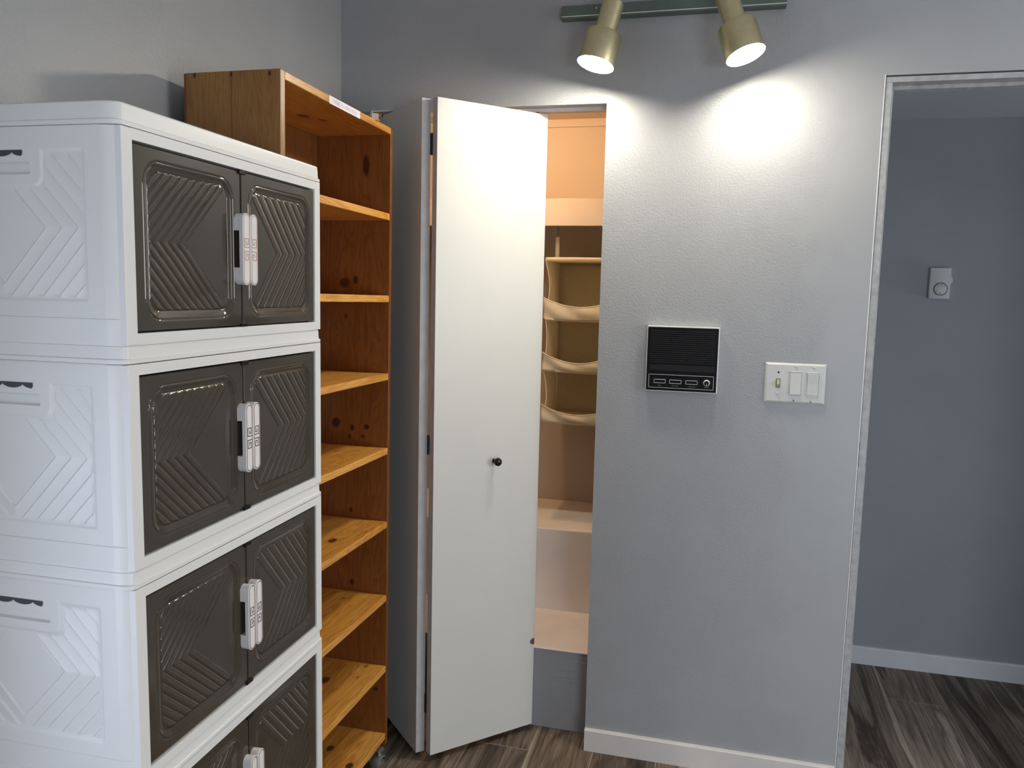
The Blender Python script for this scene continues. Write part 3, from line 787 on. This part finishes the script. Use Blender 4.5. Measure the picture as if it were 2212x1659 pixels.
def part(name, me, z, parent=cab):
    o = bpy.data.objects.new(name, me); COL.objects.link(o); o.parent = parent; o.location = (0, 0, z); return o
for k in range(5):
    zs = 1.6842 - k * LH
    o = part('body_shell', shell_me, zs); wn = o.modifiers.new('wn', 'WEIGHTED_NORMAL'); wn.keep_sharp = True
    part('side_panel', side_me, zs)
    part('front_frame', frame_me, zs)
    zo = zs - .0170
    dl = part('door', doorL_me, zo); dr = part('door', doorR_me, zo)
    hl = part('handle', hm['L', 0 if k == 0 else 1], 0, dl); hr = part('handle', hm['R', 0 if k == 0 else 1], 0, dr)
    # pivot latches top and bottom in the middle of each opening
    for zz in (zo - .0045, zo - OH + .0035):
        mb = MB(); mb.box((-.0020, .264, zz - .0035), (.0015, .2845, zz + .0035), ch=.0010); mb.obj('latch', M['black'], cab)
# lid
mb = MB()
lv = [(1.6842, .0060), (1.6843, -.0012), (1.6900, -.0012), (1.6915, .0012), (1.7120, .0022), (1.7146, .0032), (1.7160, .0052), (1.7166, .0085), (1.7168, .014)]
rings = [rrect(XB + i, 0 - i, Y0 + i, Y1 - i, .030, .0125) for z, i in lv]; n = len(rings[0])
vs = [(p[0], p[1], z) for rg, (z, i) in zip(rings, lv) for p in rg]
mb.add(vs, [(k * n + i, k * n + (i + 1) % n, (k + 1) * n + (i + 1) % n, (k + 1) * n + i) for k in range(len(lv) - 1) for i in range(n)], 0, True)
mb.add(vs[-n:], [tuple(range(n))]); mb.add(vs[:n], [tuple(range(n))[::-1]])
o = mb.obj('lid', M['plastic'], cab); wn = o.modifiers.new('wn', 'WEIGHTED_NORMAL'); wn.keep_sharp = True
for (x, y) in ((-.04, .02), (-.04, .52), (-.35, .02), (-.35, .52)):
    mb = MB(); mb.lathe([(.0005, 0), (.02, 0), (.02, .0345), (.0005, .0345)], 20, mtx=Matrix.Translation((x, y, 0))); mb.obj('foot', M['dead'], cab)

# ------------------------------------------------------------------ wall fittings
ic = empty('wall_intercom', (1.1116, 0, 1.2806)); tag(ic, 'black wall intercom with slatted speaker and chrome rim', 'intercom')
w2, h2 = .1052, .0977; dp = -.020
mb = MB(); mb.box((-w2, dp + .002, -h2), (w2, -.0003, h2), ch=.0012); mb.obj('rim', M['silver'], ic)
mb = MB(); mb.box((-w2 + .0028, dp - .0008, -h2 + .0028), (w2 - .0028, dp + .004, h2 - .0035), ch=.001); mb.obj('case', M['black'], ic)
mb = MB()
for k in range(16):
    z = .0825 - k * .00615
    mb.box((-.0950, dp - .0030, z - .0016), (.0945, dp - .0002, z + .0016), ch=.0007)
o = mb.obj('speaker_grille', M['blackmat'], ic)
mb = MB(); mb.box((-.0945, dp - .0018, -.036), (.0945, dp, -.0165), ch=.0006); mb.obj('blank_strip', M['blackmat'], ic)
mb = MB(); z0, z1 = -.0870, -.0468; t = .0009
for lo, hi in (((-.0950, z0), (.0945, z0 + t)), ((-.0950, z1 - t), (.0945, z1)), ((-.0950, z0), (-.0950 + t, z1)), ((.0945 - t, z0), (.0945, z1))):
    mb.box((lo[0], dp - .0022, lo[1]), (hi[0], dp, hi[1]))
mb.obj('control_frame', M['silver'], ic)
for cx in (-.0622, -.0160, .0309):
    mb = MB(); a, b_ = .0172, .0056
    for lo, hi in (((-a, -b_), (a, -b_ + t)), ((-a, b_ - t), (a, b_)), ((-a, -b_), (-a + t, b_)), ((a - t, -b_), (a, b_))):
        mb.box((cx + lo[0], dp - .0040, -.0672 + lo[1]), (cx + hi[0], dp, -.0672 + hi[1]), mi=0)
    mb.box((cx - a + t, dp - .0026, -.0672 - b_ + t), (cx + a - t, dp, -.0672 + b_ - t), mi=1, ch=.0008)
    mb.obj('push_bar', [M['silver'], M['black']], ic)
for cx, w in ((-.0622, .0055), (-.022, .004), (-.012, .0055), (.027, .005), (.0375, .004), (.0745, .006)):
    mb = MB(); mb.box((cx - w, dp - .0011, -.0806), (cx + w, dp, -.0794)); mb.obj('printed_mark', M['steel'], ic)
mb = MB(); KM = Matrix.Translation((.0745, dp, -.0665)) @ Matrix.Rotation(R(90), 4, 'X')
mb.lathe([(.0005, 0), (.0098, 0), (.0098, .003), (.0085, .0105), (.0072, .011)], 28, mi=0, mtx=KM)
mb.lathe([(.0072, .0108), (.0005, .0112)], 28, mi=1, mtx=KM)
mb.box((.0745 - .0004, dp - .0118, -.0725), (.0745 + .0004, dp - .011, -.0665), mi=0)
mb.obj('volume_knob', [M['silver'], M['black']], ic)

sp = empty('switch_plate', (1.4340, 0, 1.2235)); tag(sp, 'white three gang switch plate by the doorway', 'switch')
a, b_ = .0834, .0584
mb = MB()
for z0_, z1_, i0, i1 in ((-.0003, -.002, 0, 0), (-.002, -.0065, 0, .0048), (-.0065, -.0070, .0048, .0060)):
    vs = []
    for yy, i in ((z0_, i0), (z1_, i1)):
        vs += [(-a + i, yy, -b_ + i), (a - i, yy, -b_ + i), (a - i, yy, b_ - i), (-a + i, yy, b_ - i)]
    mb.add(vs, [(k, (k + 1) % 4, 4 + (k + 1) % 4, 4 + k) for k in range(4)])
i = .006
mb.add([(-a + i, -.007, -b_ + i), (a - i, -.007, -b_ + i), (a - i, -.007, b_ - i), (-a + i, -.007, b_ - i)], [(0, 1, 2, 3)])
mb.obj('plate', M['switch'], sp)
for cx in (.0013, .0487):
    mb = MB(); A, B_ = .0178, .0345
    for lo, hi in (((-A, -B_), (A, -B_ + .002)), ((-A, B_ - .002), (A, B_)), ((-A, -B_), (-A + .002, B_)), ((A - .002, -B_), (A, B_))):
        mb.box((cx + lo[0], -.0092, lo[1]), (cx + hi[0], -.0068, hi[1]), ch=.0006)
    mb.obj('surround', M['switch'], sp)
    mb = MB(); q = .0152; tilt = .0018 if cx < .02 else -.0016
    pr = [(-.0068, -.0320), (-.0105 - tilt, -.0320), (-.0098, 0), (-.0105 + tilt, .0320), (-.0068, .0320)]
    vs = [(cx - q, y, z) for y, z in pr] + [(cx + q, y, z) for y, z in pr]; n = 5
    mb.add(vs, [(k, n + k, n + (k + 1) % n, (k + 1) % n) for k in range(n)] + [tuple(range(n)), tuple(range(n, 2 * n))[::-1]])
    o = mb.obj('rocker', M['switch'], sp)
    bm = bmesh.new(); bm.from_mesh(o.data); bmesh.ops.recalc_face_normals(bm, faces=bm.faces); bm.to_mesh(o.data); bm.free(); bevelmod(o, .0008)
mb = MB(); mb.box((-.0527, -.0074, -.0135), (-.0405, -.0068, .0125), mi=1); mb.box((-.0515, -.0078, -.0115), (-.0417, -.0070, .0112), mi=0)
mb.prism([(-.0078, .0100), (-.0170, -.0040), (-.0150, -.0075), (-.0078, -.0040)], -.0505, -.0427, axis='x', mi=0)
o = mb.obj('toggle', [M['toggle'], M['dead']], sp); bm = bmesh.new(); bm.from_mesh(o.data); bmesh.ops.recalc_face_normals(bm, faces=bm.faces); bm.to_mesh(o.data); bm.free()
for cx, cz, mt in ((-.0477, -.0301, 'switch'), (.0009, .0493, 'switch'), (.0488, .0488, 'switch'), (.0004, -.0492, 'steel'), (.0473, -.0499, 'steel')):
    mb = MB(); mb.lathe([(.0032, .0068), (.0030, .0082), (.0015, .0092), (.0002, .0094)], 18, mtx=Matrix.Translation((cx, 0, cz)) @ Matrix.Rotation(R(90), 4, 'X')); mb.obj('screw', M[mt], sp)
mb = MB(); mb.lathe([(.0030, .0068), (.0028, .0073), (.0002, .0073)], 18, mtx=Matrix.Translation((-.0467, 0, .0309)) @ Matrix.Rotation(R(90), 4, 'X')); mb.obj('screw_hole', M['black'], sp)

th = empty('thermostat', (2.0148, HY, 1.5372)); tag(th, 'small white wall thermostat with round dial in the hall', 'thermostat')
mb = MB()
def fn(u, v):
    x = -.0353 + .0706 * u; return (x, -.022 - .004 * (1 - (2 * u - 1) ** 2), -.0575 + .115 * v)
mb.grid(fn, 14, 2, smooth=True)
top = [fn(k / 14, 1) for k in range(15)]; bot = [fn(k / 14, 0) for k in range(15)]
mb.add(top + [(.0353, 0, .0575), (-.0353, 0, .0575)], [tuple(range(17))])
mb.add(bot + [(.0353, 0, -.0575), (-.0353, 0, -.0575)], [tuple(range(17))[::-1]])
for s in (-1, 1):
    p = fn(0 if s < 0 else 1, 0)
    mb.add([(s * .0353, 0, -.0575), (s * .0353, p[1], -.0575), (s * .0353, p[1], .0575), (s * .0353, 0, .0575)], [(0, 1, 2, 3) if s < 0 else (3, 2, 1, 0)])
mb.obj('case', M['thermo'], th)
mb = MB(); mb.box((-.0345, -.0060, -.0568), (.0345, -.0002, .0568)); mb.obj('back_plate', M['thermo'], th)
DM = Matrix.Translation((.0015, -.0255, -.0215)) @ Matrix.Rotation(R(90), 4, 'X')
mb = MB(); mb.lathe([(.0005, .0004), (.0245, .0004), (.0245, .0012), (.0225, .0012), (.0222, .0006)], 40, mtx=DM); mb.obj('dial_ring', M['black'], th)
mb = MB(); mb.lathe([(.0218, 0), (.0215, .0034), (.0205, .0040), (.0005, .0044)], 40, mtx=DM)
for an in (80, 40, 205, 262, 275, 140):
    q = Vector((.0170 * math.cos(R(an)), .0170 * math.sin(R(an)), .0044))
    mb.box((q.x - .0016, q.y - .0009, q.z - .0002), (q.x + .0016, q.y + .0009, q.z + .0002), mi=1, mtx=DM)
mb.obj('dial', [M['thermo'], M['black']], th)
mb = MB(); mb.lathe([(.0005, -.003), (.0185, -.003), (.0185, .003), (.0005, .003)], 28, mtx=Matrix.Translation((.026, -.0125, .0125)) @ Matrix.Rotation(R(90), 4, 'X')); mb.obj('thumbwheel', M['thermo'], th)

# ------------------------------------------------------------------ track light
tl = empty('track_light', (1.035, 0, 2.285)); tag(tl, 'green-grey wall rail with two lit brass spot heads', 'light')
mb = MB(); hw = .3135
mb.prism([(-.0300, -.0170), (-.0285, -.0185), (-.0003, -.0185), (-.0003, .0180), (-.0285, .0180), (-.0300, .0165)], -hw, hw, axis='x')
for px_ in (.8223 - 1.035, .7574 - 1.035):
    pass
mb.box((-hw, -.0312, -.0135), (hw, -.0298, -.0115), mi=1)  # bright strip painted as the highlight along the rail's lower edge
o = mb.obj('rail', [M['rail'], M['silver']], tl); bm = bmesh.new(); bm.from_mesh(o.data); bmesh.ops.recalc_face_normals(bm, faces=bm.faces); bm.to_mesh(o.data); bm.free()
mb = MB(); mb.lathe([(.0005, 0), (.0042, 0), (.0036, .0014), (.0005, .002)], 16, mtx=Matrix.Translation((.8223 - 1.035, -.0300, .006)) @ Matrix.Rotation(R(90), 4, 'X')); mb.obj('rail_screw', M['steel'], tl)
def head(ap, top):
    ap = Vector(ap); top = Vector(top); ax = (ap - top).normalized(); L = (ap - top).length
    Q = Matrix.Translation(ap - Vector((1.035, 0, 2.285))) @ ax.to_track_quat('Z', 'Y').to_matrix().to_4x4()
    RB, RS = .0520, .0300; HB = .090
    mb = MB()
    mb.lathe([(RB - .0015, -.004), (RB - .0003, 0), (RB, -.001), (RB, -HB + .010), (RB - .003, -HB + .003), (RB - .010, -HB), (RS, -HB - .0005), (RS, -L + .003), (RS - .003, -L), (.0005, -L)], 48, mtx=Q)
    mb.lathe([(RB - .0015, -.004), (RB - .0025, -.030), (RB - .0040, -HB + .004)], 48, mtx=Q)
    o = mb.obj('spot_head', M['brass'], tl)
    m2 = MB(); m2.lathe([(RB - .0022, -.012), (RB - .0026, -.0065), (RB - .010, -.0020), (RB - .024, .0020), (.0003, .0035)], 48, mtx=Q)
    bm = bmesh.new(); m2.obj('bulb', M['bulb'], o)
    # knuckle and stem to the rail
    t0 = top - Vector((1.035, 0, 2.285)); mb = MB()
    e = Vector((t0.x - ax.x * .012 , t0.y - ax.y * .012, t0.z - ax.z * .012))
    mb.tube([tuple(t0), tuple(e)], .0075, 14); 
    mb.tube([tuple(e), (e.x, -.05, e.z * .4 + .004), (e.x, -.0301, .0)], .0048, 12)
    mb.obj('swivel_arm', M['brass'], tl)
head((.846, -.160, 2.0975), (.886, -.128, 2.270))
head((1.2455, -.160, 2.1035), (1.186, -.128, 2.272))

# ------------------------------------------------------------------ lights
def area(name, loc, size, energy, col, rot, sy=None, portal=False, spread=180):
    l = bpy.data.lights.new(name, 'AREA'); l.energy = energy; l.color = col; l.size = size
    if sy: l.shape = 'RECTANGLE'; l.size_y = sy
    l.spread = R(spread)
    if portal: l.cycles.is_portal = True
    o = bpy.data.objects.new(name, l); COL.objects.link(o); o.location = loc; o.rotation_euler = rot; return o
# daylight through the left window, then added fill at the right and rear
area('window_and_fill_light', (-.10, (WY0 + WY1) / 2, (WZ0 + WZ1) / 2), WZ1 - WZ0 - .1, 21, (.74, .83, 1.0), (0, R(-90), 0), WY1 - WY0 - .1)
area('window_and_fill_light', (XR + .10, (VY0 + VY1) / 2, (VZ0 + VZ1) / 2), VZ1 - VZ0 - .1, 46, (1.0, .975, .93), (0, R(90), 0), VY1 - VY0 - .1)  # added neutral fill for the cabinet front and walls
area('window_and_fill_light', ((UX0 + UX1) / 2, YR - .09, (UZ0 + UZ1) / 2), UX1 - UX0 - .08, 56, (.80, .88, 1.0), (R(90), 0, 0), UZ1 - UZ0 - .08)  # added bluish fill for the hall wall and cabinet side
# daylight entering the hall's far end
area('hall_daylight', (6.15, (WT + HY) / 2, .50), .9, 66, (.70, .84, 1.0), (0, R(90), 0), HY - WT - .05)
w = bpy.data.worlds.new('World'); bpy.context.scene.world = w; w.use_nodes = True
bg = w.node_tree.nodes['Background']; bg.inputs[0].default_value = (.62, .78, 1.0, 1); bg.inputs[1].default_value = .25

# ------------------------------------------------------------------ camera
F, CXm, CYm, CZm, yaw, pitch, roll = 1733.1009, 1.209366, -2.445322, 1.468802, R(-14.25335), R(-6.5530315), R(1.3028098)
fw = Vector((math.sin(yaw) * math.cos(pitch), math.cos(yaw) * math.cos(pitch), math.sin(pitch)))
rt = Vector((math.cos(yaw), -math.sin(yaw), 0)); up = rt.cross(fw)
Rr = math.cos(roll) * rt + math.sin(roll) * up; Ur = -math.sin(roll) * rt + math.cos(roll) * up
cd = bpy.data.cameras.new('Camera'); cd.sensor_width = 36; cd.lens = F / 2212 * 36; cd.clip_start = .02
cam = bpy.data.objects.new('Camera', cd); COL.objects.link(cam)
cam.matrix_world = Matrix(((Rr.x, Ur.x, -fw.x, CXm), (Rr.y, Ur.y, -fw.y, CYm), (Rr.z, Ur.z, -fw.z, CZm), (0, 0, 0, 1)))
sc = bpy.context.scene; sc.camera = cam
sc.view_settings.view_transform = 'Standard'; sc.view_settings.look = 'None'; sc.view_settings.gamma = 1; sc.view_settings.use_curve_mapping = False
sc.view_settings.exposure = 0
